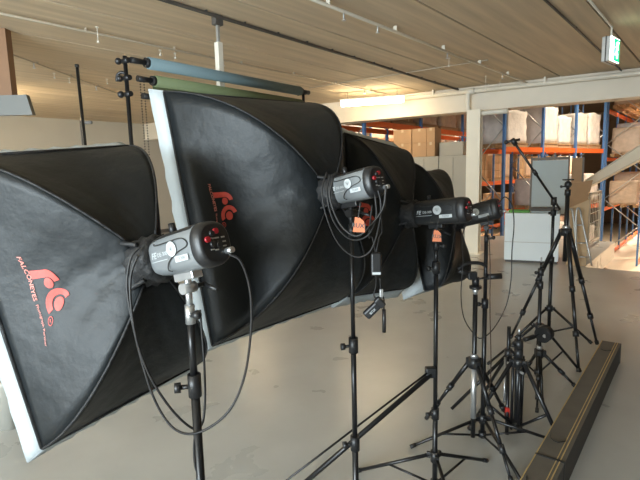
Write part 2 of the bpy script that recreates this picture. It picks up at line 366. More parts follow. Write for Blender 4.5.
# ------------------------------------------------------------------ softboxes
def basis(yaw, pit, spin):
    n = V((math.cos(pit) * math.cos(yaw), math.cos(pit) * math.sin(yaw), math.sin(pit)))
    e = Z.cross(n).normalized(); v = n.cross(e)
    return e * math.cos(spin) + v * math.sin(spin), v * math.cos(spin) - e * math.sin(spin), n
def softbox(label, c, ang, D, Wd, H, sides=4, rr=.07, logo=None, lip=.075, scale=1.0, bulge=(.86, .62), ringlen=.06, fx=1.0):
    c = CAM + (V(c) - CAM) * scale; D *= scale; Wd *= scale; H *= scale; rr *= scale; lip *= scale; ringlen *= scale
    e, v, n = basis(*ang)
    if sides == 4: dirs = [-e * Wd / 2 + v * H / 2, e * Wd / 2 + v * H / 2, e * Wd / 2 - v * H / 2, -e * Wd / 2 - v * H / 2]
    else: dirs = [(v * math.cos(2 * PI * (i + .5) / 8) * H / 2 + e * math.sin(2 * PI * (i + .5) / 8) * Wd / 2) for i in range(8)]
    N = len(dirs); apex = c + n * D
    t = thing('softbox', label, 'softbox', apex)
    def rib(i, s):
        d = dirs[i % N]; dn = d.normalized()
        return (c + d) * (1 - s) ** 2 + (c + d * bulge[0] + n * D * bulge[1]) * 2 * s * (1 - s) + (apex + dn * rr) * s * s
    def surf(k, u, s):
        p = rib(k, s) * (1 - u) + rib(k + 1, s) * u
        axis = c + n * ((p - c).dot(n)); inw = (axis - p)
        wr = .004 * math.sin(9 * u + 13 * s + k) * math.sin(23 * s * u + 2 * k) + .003 * math.sin(31 * u - 17 * s)
        return p + inw.normalized() * ((.055 if sides == 4 else .02) * math.sin(PI * u) * math.sin(PI * min(1, s * 1.0)) + wr * math.sin(PI * u) * math.sin(PI * s))
    for k in range(N):
        nu, ns = (18, 20) if sides == 4 else (6, 14)
        mb = MB(); g = [[mb.bm.verts.new(surf(k, i / nu, j / ns)) for i in range(nu + 1)] for j in range(ns + 1)]
        for j in range(ns):
            for i in range(nu): mb.bm.faces.new((g[j][i], g[j][i + 1], g[j + 1][i + 1], g[j + 1][i])).smooth = True
        o = mb.build('side_panel', M_fabric, t)
        so = o.modifiers.new('thick', 'SOLIDIFY'); so.thickness = .003; so.offset = 0
    for k in range(N):
        mb = MB().tube([rib(k, s / 14) + (rib(k, s / 14) - (c + n * D * .4)).normalized() * .002 for s in range(15)], .0035, n=6, smooth=False); mb.build('seam', M_ring, t)
    # black binding around the rim
    mb = MB()
    for k in range(N): mb.cyl(c + dirs[k], c + dirs[(k + 1) % N], .006, n=8)
    mb.build('rim_binding', M_ring, t)
    # white lip, flaring forward
    mb = MB(); flare = 1 + .038 * fx * scale / (H / 2)
    for k in range(N):
        a, b = c + dirs[k], c + dirs[(k + 1) % N]; a2, b2 = c + dirs[k] * flare - n * lip, c + dirs[(k + 1) % N] * flare - n * lip
        m_ = 24; r1, r2 = [], []
        for i in range(m_ + 1):
            f = i / m_; w = .004 * math.sin(i * 2.1 + k) * math.sin(PI * f)
            r1.append(a.lerp(b, f)); r2.append(a2.lerp(b2, f) + (c - a2.lerp(b2, f)).normalized() * (w + .006 * math.sin(PI * f)))
        mb.loft([r1, r2], closed=False, cap=False)
    o = mb.build('front_lip', M_white, t, label='white fabric lip'); so = o.modifiers.new('thick', 'SOLIDIFY'); so.thickness = .004; so.offset = 0
    mb = MB(); cv = mb.bm.verts.new(c - n * .03); ring = [mb.bm.verts.new(c + d * .985 - n * .012) for d in dirs]
    for k in range(N): mb.bm.faces.new((cv, ring[k], ring[(k + 1) % N])).smooth = True
    mb.build('front_diffuser', M_diff, t)
    # speed ring and gathered collar
    mb = MB(); x, y = e, v
    rings = []
    for (d, r) in ((-.025, rr * .99), (.0, rr * 1.08), (.02, rr * .96), (ringlen, rr * 1.02), (ringlen + .012, rr * .86), (ringlen + .012, rr * .5)):
        rings.append([apex + n * d + (x * math.cos(2 * PI * i / 28) + y * math.sin(2 * PI * i / 28)) * (r + (.003 if i % 2 else -.003)) for i in range(28)])
    mb.loft(rings); mb.build('collar', M_ring, t)
    for i in (1, 5, 9, 13):
        a = 2 * PI * i / 16 + .3; d = (x * math.cos(a) + y * math.sin(a)); p = apex + d * (rr * 1.04)
        mb = MB(); mb.tube([p + n * .03, p - n * .02 + d * .02, p - n * .07 + d * .035, p - n * .10 + d * .03], .006, n=6); mb.build('strap', M_ring, t)
    if logo is not None:
        ks, u_of, s_of, textrow = logo
        k = ks
        def nm(u, s):
            p = surf(k, u, s); a = surf(k, u + .01, s) - p; b = surf(k, u, s + .01) - p; q = a.cross(b).normalized()
            if q.dot(p - (c + n * D * .5)) < 0: q = -q
            return p + q * .0035
        p0 = surf(k, u_of, s_of); U = (surf(k, u_of + .01, s_of) - p0).length / .01; S_ = (surf(k, u_of, s_of + .01) - p0).length / .01
        def fn(a, b): return nm(u_of - a * 1.12 * scale / U, s_of + b * scale * .97 / S_)   # a: down along the rim, b: from the rim to the ring
        def fan(mb, poly):
            # subdivided polygon strips keep the print on the curved cloth
            vs = [mb.bm.verts.new(fn(*p)) for p in poly]; mb.bm.faces.new(vs)
        def arc(mb, ca, cb, r1, r2, t0, t1, m_=14):
            for i in range(m_):
                A, B = t0 + (t1 - t0) * i / m_, t0 + (t1 - t0) * (i + 1) / m_
                fan(mb, [(ca + r1 * math.cos(A), cb + r1 * math.sin(A)), (ca + r2 * math.cos(A), cb + r2 * math.sin(A)), (ca + r2 * math.cos(B), cb + r2 * math.sin(B)), (ca + r1 * math.cos(B), cb + r1 * math.sin(B))])
        def disc(mb, ca, cb, r): fan(mb, [(ca + r * math.cos(2 * PI * i / 20), cb + r * math.sin(2 * PI * i / 20)) for i in range(20)])
        mb = MB(); L = .001
        # first sign: bar curving over a dot
        for q in range(4): fan(mb, [(-.054, -.045 + .0125 * q), (-.033, -.045 + .0125 * q), (-.033, -.0325 + .0125 * q), (-.054, -.0325 + .0125 * q)])
        arc(mb, -.015, .005, .018, .039, PI, PI / 2 + .12)
        disc(mb, -.0165, .003, .0145)
        # second sign: horseshoe over a dot
        arc(mb, .044, .014, .0235, .042, PI * .5 + .25, PI * 1.5 + .35)
        disc(mb, .045, .014, .0175)
        arc(mb, .075, -.022, .0085, .0105, 0, 2 * PI)
        mb.build('printed_emblem', M_red, t, label='red emblem printed on the cloth')
        if textrow:
            mb = MB()
            vs, fs = text_polys('FALCONEYES', .0175); add_mapped(mb, vs, fs, lambda X, Y: fn(X - .035, Y - .052)); mb.build('brand_text', M_pink, t, label='pale red lettering'); mb = MB()
            vs, fs = text_polys('Photograph Partner', .0115, False); add_mapped(mb, vs, fs, lambda X, Y: fn(X + .072, Y - .052))
            mb.build('tagline_text', M_pink, t, label='fine pale red lettering'); mb = MB()
            vs, fs = text_polys('R', .012); add_mapped(mb, vs, fs, lambda X, Y: fn(-Y + .075, X - .022))
            mb.build('registered_mark', M_red, t)
    return t, apex, e, v, n

sb1 = softbox('tall black softbox at the far left with a bright red emblem', (-0.7943, 1.6289, 1.2685), (-0.6349, 0.2475, 0.0935), .36, .6, .9, scale=.82, bulge=(.85, .72), logo=(3, .505, .315, True))
sb2 = softbox('largest black softbox with white lip in the centre of the row', (-0.2995, 2.5562, 1.4248), (-0.7678, 0.1881, 0.03), .50, .9, 1.2, logo=(3, .53, .20, True), lip=.085, bulge=(.75, 1.0), rr=.08, scale=.78)
sb3 = softbox('black softbox behind the central largest one, showing a flat top edge', (.3428, 2.8701, 1.3442), (-.7059, .101, -.1217), .2121, .6, .9, scale=.85, logo=(3, .50, .26, False), lip=.085, fx=1.7, bulge=(.9, .8), rr=.075)
sb4 = softbox('black softbox furthest back in the row, a white lip at its lower left', (.8372, 3.7605, 1.1728), (-.5798, .2827, -.0986), .2309, .6, .94, scale=.77, lip=.17, bulge=(1.1, 1.1), rr=.08)

# ------------------------------------------------------------------ flash heads
def superring(c, e, v, a, b, n=32, p=3.2):
    r = []
    for i in range(n):
        t = 2 * PI * i / n; ct, st = math.cos(t), math.sin(t)
        r.append(c + e * (a * math.copysign(abs(ct) ** (2 / p), ct)) + v * (b * math.copysign(abs(st) ** (2 / p), st)))
    return r
def flash(label, sb, L, hw=.058, hh=.062, start=.06, bright=True, numtxt='DE-300', br=.42, kk=1.0):
    L *= kk; hw *= kk; hh *= kk; start *= kk
    t_, apex, e, v, n = sb
    e = Z.cross(n).normalized(); v = n.cross(e)
    if v.z < 0: v = -v
    o = apex + n * start; side = -e         # side faces the photographer
    t = thing('studio_flash', label, 'studio flash', o)
    mb = MB(); R = []
    for f, k in ((0, .76), (.05, .82), (.12, .90), (.25, .97), (.5, 1.0), (.86, 1.0), (.875, .985)):
        R.append(superring(o + n * L * f, e, v, hw * k, hh * k))
    mb.loft(R); mb.build('body', M_grey if bright else M_dgrey, t)  # same grey body; the dark copy puts shade into the colour
    mb = MB(); R = []
    for f, k in ((.86, 1.015), (.87, 1.03), (.93, 1.01), (.98, .93), (1.0, .82)):
        R.append(superring(o + n * L * f, e, v, hw * k, hh * k, p=2.6))
    mb.loft(R); rp = mb.build('control_panel', M_blackp, t, label='black rear control panel')
    # black upper shell
    mb = MB(); R = []
    for f, k in ((.02, .80), (.12, .92), (.25, 1.0), (.86, 1.025)):
        ring = superring(o + n * L * f, e, v, hw * k, hh * k); m0 = len(ring)
        R.append([ring[i] for i in range(4, m0 // 2 - 3)] + [o + n * L * f + e * (-hw * k * .7) + v * hh * k * .7, o + n * L * f + e * (hw * k * .7) + v * hh * k * .7])
    mb.loft(R, smooth=False); mb.build('top_shell', M_blackp, t)
    # side trim line, print and labels
    def sd_(f, h, off=.0015): return o + n * L * f + v * hh * h + side * (hw * 1.0 + off)
    mb = MB(); mb.tube([sd_(.26, .62), sd_(.27, .53), sd_(.48, .53), sd_(.72, .53), sd_(.81, .35), sd_(.80, .12), sd_(.62, -.05), sd_(.46, -.35), sd_(.42, -.68), sd_(.48, -.8)], .0015, n=6); mb.build('trim_line', M_dprint, t)
    mb = MB(); q = [sd_(.55, .18, .0022) + (n * math.cos(a) + v * math.sin(a)) * .0205 * kk for a in [2 * PI * i / 24 for i in range(24)]]; mb.prism(q, side * .001); em = mb.build('emblem', M_wprint, t)
    mb = MB()
    vs, fs = text_polys('\u03a8', .022); add_mapped(mb, vs, fs, lambda X, Y: sd_(.55, .18, .0036) + (n * X + v * Y) * kk); mb.build('emblem_mark', M_grey, em)
    mb = MB(); vs, fs = text_polys('FE', .024); add_mapped(mb, vs, fs, lambda X, Y: sd_(.22, .06, .0022) + (n * (X + Y * .25) + v * Y) * kk)
    vs, fs = text_polys(numtxt, .015); add_mapped(mb, vs, fs, lambda X, Y: sd_(.37, .06, .0022) + (n * X + v * Y) * kk)
    mb.prism([sd_(.16, -.22, .002), sd_(.45, -.22, .002), sd_(.45, -.19, .002), sd_(.16, -.19, .002)], side * .0005); mb.build('printed_text', M_wprint, t)
    mb = MB(); mb.prism([sd_(.58, -.46, .002), sd_(.80, -.46, .002), sd_(.80, -.20, .002), sd_(.58, -.20, .002)], side * .001); lb = mb.build('label_plate', M_wprint, t)
    mb = MB(); vs, fs = text_polys('TE300', .013); add_mapped(mb, vs, fs, lambda X, Y: sd_(.69, -.33, .0035) + (n * X + v * Y) * kk); mb.build('label_text', M_grey, lb)
    # controls on the rear face
    def rf(a, b, off=.0005): return o + n * (L + off) + side * hw * a + v * hh * b
    for a, b, r_, m in ((.52, .18, .0065, M_redb), (-.05, .50, .0065, M_redb), (.20, .42, .006, M_dgrey), (.25, -.05, .007, M_dgrey), (-.1, -.1, .007, M_dgrey)):
        MB().cyl(rf(a, b, -.004), rf(a, b, .006), r_, n=10).build('button', m, rp)
    for a, b in ((.30, .22), (.1, .2), (-.1, .2), (-.45, .2), (-.48, 0), (-.46, -.2), (.3, -.28), (.05, -.32)):
        MB().box(rf(a, b), (.002, .009, .003), (n, side, v)).build('indicator', M_galv, rp)
    MB().cyl(rf(-.5, -.45, -.004), rf(-.5, -.45, .02), .007, n=10).build('plug', M_silver, rp)
    MB().cyl(o + n * L * .33 + v * hh * .9, o + n * L * .33 + v * (hh + .022), .008, n=10).build('top_knob', M_blackp, t)
    # tilt bracket
    m = M_silver if bright and kk > .8 else M_blackp
    bp = o + n * L * br - v * hh
    MB().box(bp - v * .006, (.07, .03, .02), (n, e, v), .003).build('mount_plate', m, t)
    j = bp - Z * .035
    mb = MB(); mb.cyl(j + side * .018, j - side * .018, .013, n=16); mb.cyl(bp, j, .008); mb.cyl(j, j - Z * .045, .008); mb.build('tilt_joint', m, t)
    mb = MB(); mb.cyl(j - side * .02, j - side * .05, .006); mb.cyl(j - side * .045 + n * .0, j - side * .045 + n * .05 - Z * .02, .005); mb.build('tilt_lever', M_blackp, t)
    base = j - Z * .04
    mb = MB(); mb.cyl(base, base - Z * .045, .0115, n=14); mb.build('stand_socket', m, t)
    mb = MB(); mb.cyl(base - Z * .025, base - Z * .025 + (n * .9 + side * .3) * .045, .006); mb.ball(base - Z * .025 + (n * .9 + side * .3) * .05, .011); mb.build('socket_knob', M_blackp, t)
    return t, o, e, v, n, base - Z * .03
f1 = flash('grey studio flash on the far left softbox', sb1, .250, .056, .060, bright=True, br=.42, kk=.82)
f2 = flash('studio flash with grey side hung with cables in the centre', sb2, .26, .060, .066, start=.02, br=.35, kk=.78)
f3 = flash('studio flash coloured dark as in shade, a small orange tag hanging below it', sb3, .28, .052, .058, bright=False, start=.03)
f4 = flash('studio flash coloured dark as in shade, furthest right, tilted up beyond its neighbour', sb4, .27, .054, .058, bright=False, start=.0, br=.66)

# ------------------------------------------------------------------ stands and tripods
def light_stand(label, base, top, hub, low, feet, joints=(), r=.0135, group=None, knobside=V((-1, -.2, 0)), mid=.55, spigot=False, name='light_stand'):
    bx, by = base; t = thing(name, label, 'light stand' if name == 'light_stand' else 'tripod', (bx, by, 0), group)
    zs = [max(low - .03, .012)] + sorted(joints) + [top]
    for i in range(len(zs) - 1):
        rr = r * (1 - .16 * i); MB().cyl((bx, by, zs[i]), (bx, by, zs[i + 1]), rr, n=14).build('pole', M_black, t)
    kd = knobside.normalized()
    for z in joints:
        cl = MB().cyl((bx, by, z - .035), (bx, by, z + .02), r * 1.5, n=14).build('collar', M_blackp, t)
        p = V((bx, by, z - .01)); mb = MB(); mb.cyl(p, p + kd * .035, .006, n=8); mb.cyl(p + kd * .032, p + kd * .046, .013, n=8); mb.build('knob', M_blackp, cl)
    if spigot: MB().cyl((bx, by, top), (bx, by, top + .035), .006, n=10).build('spigot', M_silver, t)
    MB().cyl((bx, by, hub - .03), (bx, by, hub + .025), r * 1.75, n=14).build('leg_collar', M_blackp, t)
    MB().cyl((bx, by, low - .015), (bx, by, low + .02), r * 1.7, n=14).build('brace_collar', M_blackp, t)
    for fx, fy in feet:
        f = V((fx, fy, .012)); h = V((bx, by, hub)); d = V((f.x - bx, f.y - by, 0)).normalized(); a = h + d * r * 2.1
        lg = MB().cyl(a, f, r * .72, n=10).build('leg', M_black, t)
        MB().cyl(f - (f - a).normalized() * .03, f + (f - a).normalized() * .004, r * .95, n=10).build('foot_cap', M_blackp, lg)
        mb = MB(); mb.box(a, (.03, .016, .03), (d, d.cross(Z), Z), .003); mb.build('hinge', M_blackp, lg)
        b0 = V((bx, by, low)) + d * r * 1.7; m_ = a.lerp(f, mid)
        MB().cyl(b0, m_, r * .5, n=8).build('brace', M_black, t)
    return t
def zpx(x, y, py):
    lo, hi = 0.0, 3.0
    for _ in range(40):
        m_ = (lo + hi) / 2; d = V((x, y, m_)) - CAM
        if 240 - F * d.dot(up) / d.dot(fw) > py: lo = m_
        else: hi = m_
    return lo
def ring_feet(b, R, a0, n=3): return [(b[0] + R * math.cos(math.radians(a0 + 360 / n * i)), b[1] + R * math.sin(math.radians(a0 + 360 / n * i))) for i in range(n)]
b1 = f1[5]; light_stand('black light stand under the grey flash at far left', (b1.x, b1.y), b1.z, .22, .06, ring_feet(b1, .5, 20), joints=(zpx(b1.x, b1.y, 382),), r=.0105)
b2 = f2[5]; light_stand('black light stand in the centre, its hanging cables and trigger beside it', (b2.x, b2.y), b2.z, .14, .03, ring_feet(b2, .45, 80), joints=(zpx(b2.x, b2.y, 441), zpx(b2.x, b2.y, 343)), r=.0115)
b3 = f3[5]; light_stand('black light stand holding the flash with a folded bar clipped on', (b3.x, b3.y), b3.z, .20, .05, ring_feet(b3, .42, 275), joints=(zpx(b3.x, b3.y, 412), zpx(b3.x, b3.y, 266)), r=.0125)
b4 = f4[5]; light_stand('black light stand under the furthest right flash', (b4.x, b4.y), b4.z, zpx(b4.x, b4.y, 418), max(.03, zpx(b4.x, b4.y, 449)), [(.50, 2.62), (1.38, 2.62), (1.0, 2.18)], joints=(zpx(b4.x, b4.y, 302),), r=.013)

def tripod(label, hub, feet, top, r=.014, head=True, tagname='tripod', colbot=None, headkind='pan', ang=0):
    t = thing(tagname, label, 'tripod', (hub[0], hub[1], 0)); h = V(hub)
    MB().cyl((h.x, h.y, colbot if colbot is not None else h.z - .25), (h.x, h.y, top), r * .95, n=14).build('centre_column', M_black, t)
    MB().cyl(h - Z * .03, h + Z * .03, r * 2.3, n=14).build('spider', M_blackp, t)
    MB().cyl(h + Z * .03, h + Z * .055, r * 1.6, n=14).build('column_lock', M_silver, t)
    for f in feet:
        f = V((f[0], f[1], .012)); d = V((f.x - h.x, f.y - h.y, 0)).normalized(); a = h + d * r * 2.2
        p1, p2 = a.lerp(f, .42), a.lerp(f, .74)
        lg = MB().cyl(a, p1, r * .95, n=10).cyl(p1, p2, r * .75, n=10).cyl(p2, f, r * .58, n=10).build('leg', M_black, t)
        for p in (p1, p2): MB().cyl(p - (f - a).normalized() * .025, p + (f - a).normalized() * .02, r * 1.25, n=10).build('leg_lock', M_blackp, lg)
        MB().cyl(f - (f - a).normalized() * .03, f, r * .9, n=10).build('foot_cap', M_blackp, lg)
        MB().box(a, (.035, .03, .045), (d, d.cross(Z), Z), .004).build('hinge', M_blackp, lg)
    return t
# tripod with pan head, in front of the low stand
t1 = tripod('tripod with a three-way pan head, handle pointing right', (.875, 2.66, .50), [(.66, 2.94), (1.18, 2.86), (.95, 2.27)], .905, colbot=.04)
hp = V((.875, 2.66, .905))
MB().cyl(hp, hp + Z * .035, .010, .022, n=14).build('cone', M_silver, t1, label='silver cone')
hd = MB(); hd.cyl(hp + Z * .035, hp + Z * .05, .034, n=16); hd.cyl(hp + Z * .05, hp + Z * .10, .02, n=12); hd.box(hp + Z * .11 + V((-.02, 0, 0)), (.05, .035, .045), None, .005); hd.cyl(hp + V((-.035, 0, .12)), hp + V((-.10, 0, .14)), .013, n=10)
hd.build('pan_head', M_blackp, t1)
MB().tube([hp + V((-.10, 0, .15)), hp + V((-.05, 0, .18)), hp + V((.02, 0, .18)), hp + V((.06, 0, .16))], .010).build('tilt_plate', M_blackp, t1)
mb = MB(); mb.cyl(hp + V((.0, 0, .085)), hp + V((.07, 0, .10)), .006, n=8); mb.cyl(hp + V((.065, 0, .10)), hp + V((.145, 0, .103)), .017, n=12); mb.build('handle', M_blackp, t1)
MB().cyl((.875, 2.66, .16), (.875, 2.66, .47), .0165, n=14).build('sleeve', M_silver, t1, label='silver column sleeve')

# group further back on the right
q6 = (1.65, 3.53)
light_stand('bare light stand with a silver spigot in front of the tall tripod', q6, zpx(*q6, 262), zpx(*q6, 326), .05, [(2.03, 3.62), (1.37, 3.81), (1.50, 3.12)], joints=(zpx(*q6, 284), zpx(*q6, 271)), r=.014, spigot=True)
q5 = (1.165, 2.74)
s5 = light_stand('low folded light stand with many knobs nearest the long box', q5, zpx(*q5, 334), zpx(*q5, 362), .07, [(.90, 2.80), (1.36, 2.55), (1.28, 2.98)], joints=(zpx(*q5, 352), zpx(*q5, 343)), r=.017, spigot=True, mid=.6)
for dx, dy, z1 in ((.028, .0, .50), (-.026, .012, .48), (.0, -.03, .45)):
    x_, y_ = q5[0] + dx, q5[1] + dy
    MB().cyl((x_, y_, .03), (x_, y_, z1), .009, n=10).build('folded_section', M_black, s5)
    MB().cyl((x_, y_, z1 - .05), (x_, y_, z1 - .02), .014, n=10).build('section_clamp', M_blackp, s5)
    MB().cyl((x_, y_, z1 - .035), (q5[0] + dx * 2.2, q5[1] + dy * 2.2, z1 - .03), .008, n=8).build('section_knob', M_silver, s5)
t = thing('light_stand', 'small light stand with crossed legs and a red clip behind the pan head tripod', 'light stand', (1.08, 2.88, 0))
A = V((1.205, 2.99, .42)); 
for f in ((.86, 3.06), (1.10, 2.72), (1.14, 3.26)):
    MB().cyl(A, (f[0], f[1], .012), .011, n=10).build('leg', M_black, t)
MB().cyl((1.205, 2.99, .30), (1.205, 2.99, .60), .012, n=10).build('pole', M_black, t); MB().cyl(A - Z * .03, A + Z * .03, .024, n=12).build('leg_collar', M_blackp, t)
MB().cyl(A.lerp(V((1.10, 2.72, 0)), .05) + V((-.02, 0, 0)), A.lerp(V((1.10, 2.72, 0)), .6) + V((-.02, 0, 0)), .007, n=8).build('silver_strut', M_silver, t)
p = A.lerp(V((1.10, 2.72, 0)), .72); MB().box(p, (.025, .025, .06), None, .004).build('clip', M_red2, t, label='red clip')
# tripod with round head seen from behind
hp = at(540, 334, 3.25)
t3 = tripod('short tripod with a round black head and side handle', (hp.x, hp.y, hp.z - .14), [(1.40, 2.98), (1.83, 3.16), (1.50, 3.50)], hp.z, r=.012)
MB().cyl(hp + V((.0, -.03, .0)), hp + V((.05, .01, .01)), .056, n=24).build('round_head', M_blackp, t3)
mb = MB(); mb.cyl(hp, hp + V((-.05, -.02, -.01)), .007, n=8); mb.cyl(hp + V((-.05, -.02, -.01)), hp + V((-.13, -.05, -.02)), .016, n=12); mb.build('handle', M_blackp, t3)
MB().cyl(hp + V((.01, -.04, 0)), hp + V((.012, -.05, 0)), .012, n=12).build('head_bolt', M_silver, t3)

# tall tripod and boom stand by the white counter
hub = at(566, 232, 4.0)
t2 = tripod('tall black tripod with a small plate on top, nearest the white counter', (hub.x, hub.y, hub.z), [(2.50, 4.2), (2.01, 3.60), (1.80, 4.42)], at(562, 195, 4.0).z, r=.019)
hp = V((hub.x, hub.y, at(562, 192, 4.0).z))
mb = MB(); mb.cyl(hp - Z * .03, hp + Z * .02, .024, n=12); mb.cyl(hp, hp + Z * .09, .013, n=12); mb.ball(hp + Z * .06, .03); mb.build('ball_head', M_blackp, t2)
mb = MB(); mb.box(hp + Z * .10, (.075, .05, .012), None, .003); mb.cyl(hp + Z * .045, hp + V((-.055, 0, .045)), .007, n=8); mb.ball(hp + V((-.055, 0, .045)), .012); mb.build('camera_plate', M_blackp, t2)
s7b = (2.20, 4.50); s7top = at(553, 197, 4.5).z
light_stand('black light stand carrying the boom arm', s7b, s7top - .06, .27, .04, [(2.46, 4.22), (1.85, 4.42), (2.38, 4.86)], joints=(.75, 1.2), r=.017)
bt = V((s7b[0], s7b[1], s7top - .03))
t = thing('boom_arm', 'black boom arm rising to the upper left from the rear stand', 'boom arm', bt)
e1 = at(514, 142, 4.35); d = (bt - e1).normalized()
MB().cyl(e1, bt + d * .12, .011, n=12).build('arm', M_black, t); MB().cyl(bt - Z * .045, bt + Z * .03, .026, n=12).build('clamp', M_blackp, t)
MB().cyl(bt.lerp(e1, .45), bt.lerp(e1, .52), .018, n=12).build('arm_collar', M_blackp, t)
mb = MB(); mb.cyl(e1 - d * .03, e1 + d * .03, .022, n=12); mb.cyl(e1 + V((-.07, 0, .0)), e1 + V((.05, 0, .02)), .012, n=10); mb.ball(e1 + V((-.07, 0, .0)), .02); mb.build('grip_head', M_blackp, t)

# folded bar clipped to the third stand
p0 = at(431, 374, b3.y - .03); q1 = at(308, 480, b3.y - .10); p1 = p0 + (q1 - p0) * ((p0.z - .014) / (p0.z - q1.z))
t = thing('folding_arm', 'long folded bar with thin strut slanting down from the third stand', 'arm', p1)
MB().cyl(p0, p1, .0125, n=12).build('bar', M_black, t)
p2 = at(287, 480, b3.y - .22); dd = (p2 - (p0 + Z * .02)); p2e = p0 + Z * .02 + dd * ((p0.z + .02 - .006) / (-dd.z))
MB().cyl(p0 + Z * .02, p2e, .005, n=8).build('strut', M_black, t)
mb = MB(); mb.box(p0 + V((.0, .01, .005)), (.05, .04, .05), None, .006); mb.build('clamp', M_blackp, t)

# ------------------------------------------------------------------ cables, triggers, tags
def cable(label, pts, r=.0038, m=None, name='power_cable'):
    o = MB().tube(pts, r, n=7, sub=8).build(name, m or M_cable); return tag(o, label, 'cable')
def pts(l): return [at(*p) for p in l]
cable('black cable looping low from the left flash back to its ring', pts([(229, 254, 1.013), (241, 262, 1.017), (250, 290, 1.033), (251, 330, 1.050), (244, 378, 1.066), (228, 412, 1.066), (200, 432, 1.058), (176, 430, 1.058), (157, 405, 1.066), (143, 365, 1.066), (132, 320, 1.066), (127, 285, 1.074), (131, 258, 1.082), (140, 247, 1.091)]), .003)
cable('second black cable hanging under the left flash beside its stand', pts([(138, 255, 1.066), (131, 275, 1.066), (131, 305, 1.058), (138, 345, 1.058), (152, 380, 1.066), (172, 410, 1.074), (192, 428, 1.091), (202, 424, 1.115), (205, 400, 1.132), (204, 360, 1.140), (200, 310, 1.140)]), .003)
cable('thin black cable running down the leftmost stand', pts([(196, 430, 1.074), (194, 445, 1.074), (195, 465, 1.074), (199, 480, 1.074), (203, 520, 1.074)]), .003)
cable('outermost cable loop draped around the central flash', pts([(327, 172, 1.576), (322, 190, 1.552), (326, 215, 1.544), (338, 243, 1.537), (356, 257, 1.529), (371, 250, 1.521), (379, 225, 1.505), (381, 205, 1.505), (378, 190, 1.505)]), .003)
cable('middle cable loop draped under the central flash', pts([(330, 175, 1.560), (327, 195, 1.537), (334, 222, 1.529), (350, 239, 1.521), (367, 236, 1.513), (376, 218, 1.498), (375, 195, 1.498)]), .003)
cable('inner cable loop close under the central flash', pts([(333, 178, 1.544), (330, 198, 1.529), (340, 224, 1.521), (356, 236, 1.505), (370, 226, 1.498), (383, 208, 1.498), (386, 186, 1.505)]), .004)
# orange sign hung on flash 2, and smaller one on flash 3
def tagthing(label, ctr, Y, w, h, txt, rot=-.08):
    c_ = at(*ctr, Y); ry = math.cos(rot); rz = math.sin(rot)
    x = V((.93 * ry, -.36 * ry, rz)).normalized(); y = V((-rz * .93, .1 * rz, ry)).normalized(); nn = x.cross(y).normalized()
    if nn.y > 0: nn = -nn
    t = thing('paper_tag', label, 'tag', c_)
    MB().prism([c_ - x * w * .5 - y * h * .5, c_ + x * w * .55 - y * h * .45, c_ + x * w * .42 + y * h * .25, c_ + x * w * .0 + y * h * .5, c_ - x * w * .38 + y * h * .5], -nn * .002).build('card', M_orange_tag, t)
    mb = MB(); vs, fs = text_polys(txt, h * .42); add_mapped(mb, vs, fs, lambda X, Y_: c_ + x * X + y * (Y_ - h * .05) + nn * .002); mb.build('handwriting', M_dprint, t)
    MB().tube([c_ + y * h * .45 - x * w * .1, c_ + y * h * .9 - x * w * .05, c_ + y * h * 1.5], .002).build('string', M_cable, t)
tagthing('orange paper tag with black writing under the central flash', (359, 225), 1.42, .036, .045, 'RUX!')
tagthing('small orange paper tag under the shade-darkened flash, third in the row', (437, 236), 2.0, .036, .05, 'RUX')
# remote hanging from the central flash
c_ = at(376, 264, 1.540)
t = thing('trigger_receiver', 'black receiver with white label hanging from a strap under the flash', 'receiver', c_)
MB().box(c_, (.034, .020, .076), None, .006).build('body', M_blackp, t); MB().box(c_ + V((0, -.011, -.029)), (.027, .002, .008)).build('label_plate', M_wprint, t)
mb = MB(); mb.tube([c_ + Z * .036, c_ + V((-.012, 0, .09)), at(369, 236, 1.533), at(372, 205, 1.525)], .0025); mb.tube([c_ + Z * .036, c_ + V((.012, 0, .09)), at(382, 230, 1.533), at(380, 200, 1.525)], .0025); mb.build('strap', M_cable, t)
c2 = at(372, 310, 1.556)
t = thing('flash_trigger', 'black trigger dangling low on a thin wire, pointing down left', 'flash trigger', c2)
ax = V((.72, 0, .69)).normalized(); ay = V((0, 1, 0)); az = ax.cross(ay)
MB().box(c2, (.06, .026, .029), (ax, ay, az), .006).build('body', M_blackp, t); MB().box(c2 + ax * .036, (.024, .024, .037), (ax, ay, az), .005).build('shoe', M_blackp, t)
mb = MB(); vs, fs = text_polys('RUX', .012); add_mapped(mb, vs, fs, lambda X, Y_: c2 + ax * X - az * Y_ + V((0, -.0165, 0))); mb.build('printed_text', M_wprint, t)
MB().tube([c2 + ax * .04, at(374, 296, 1.556), at(376, 285, 1.548), c_ - Z * .037], .0022).build('wire', M_cable, t)
c3 = at(384, 318, 1.572)
t = thing('flash_trigger', 'slim black plug dangling beside the lower trigger', 'plug', c3)
MB().cyl(c3 + Z * .03, c3 - Z * .05, .0065, n=10).build('body', M_blackp, t); MB().tube([c3 + Z * .03, at(384, 300, 1.564), at(381, 290, 1.556), at(380, 278, 1.548)], .0022).build('wire', M_cable, t)
MB().box(at(381.5, 293, 1.556), (.012, .008, .026), None, .002).build('buckle', M_silver, t)
cable('thin black wire making a wide loop between the two right flashes', pts([(466, 222, 2.3), (462, 240, 2.35), (463, 262, 2.4), (461, 295, 2.42), (464, 318, 2.43), (474, 334, 2.43), (482, 338, 2.43), (494, 328, 2.45), (506, 306, 2.47), (511, 280, 2.47), (512, 250, 2.47), (514, 225, 2.47), (512, 205, 2.47), (505, 197, 2.47), (499, 203, 2.47)]), .003)
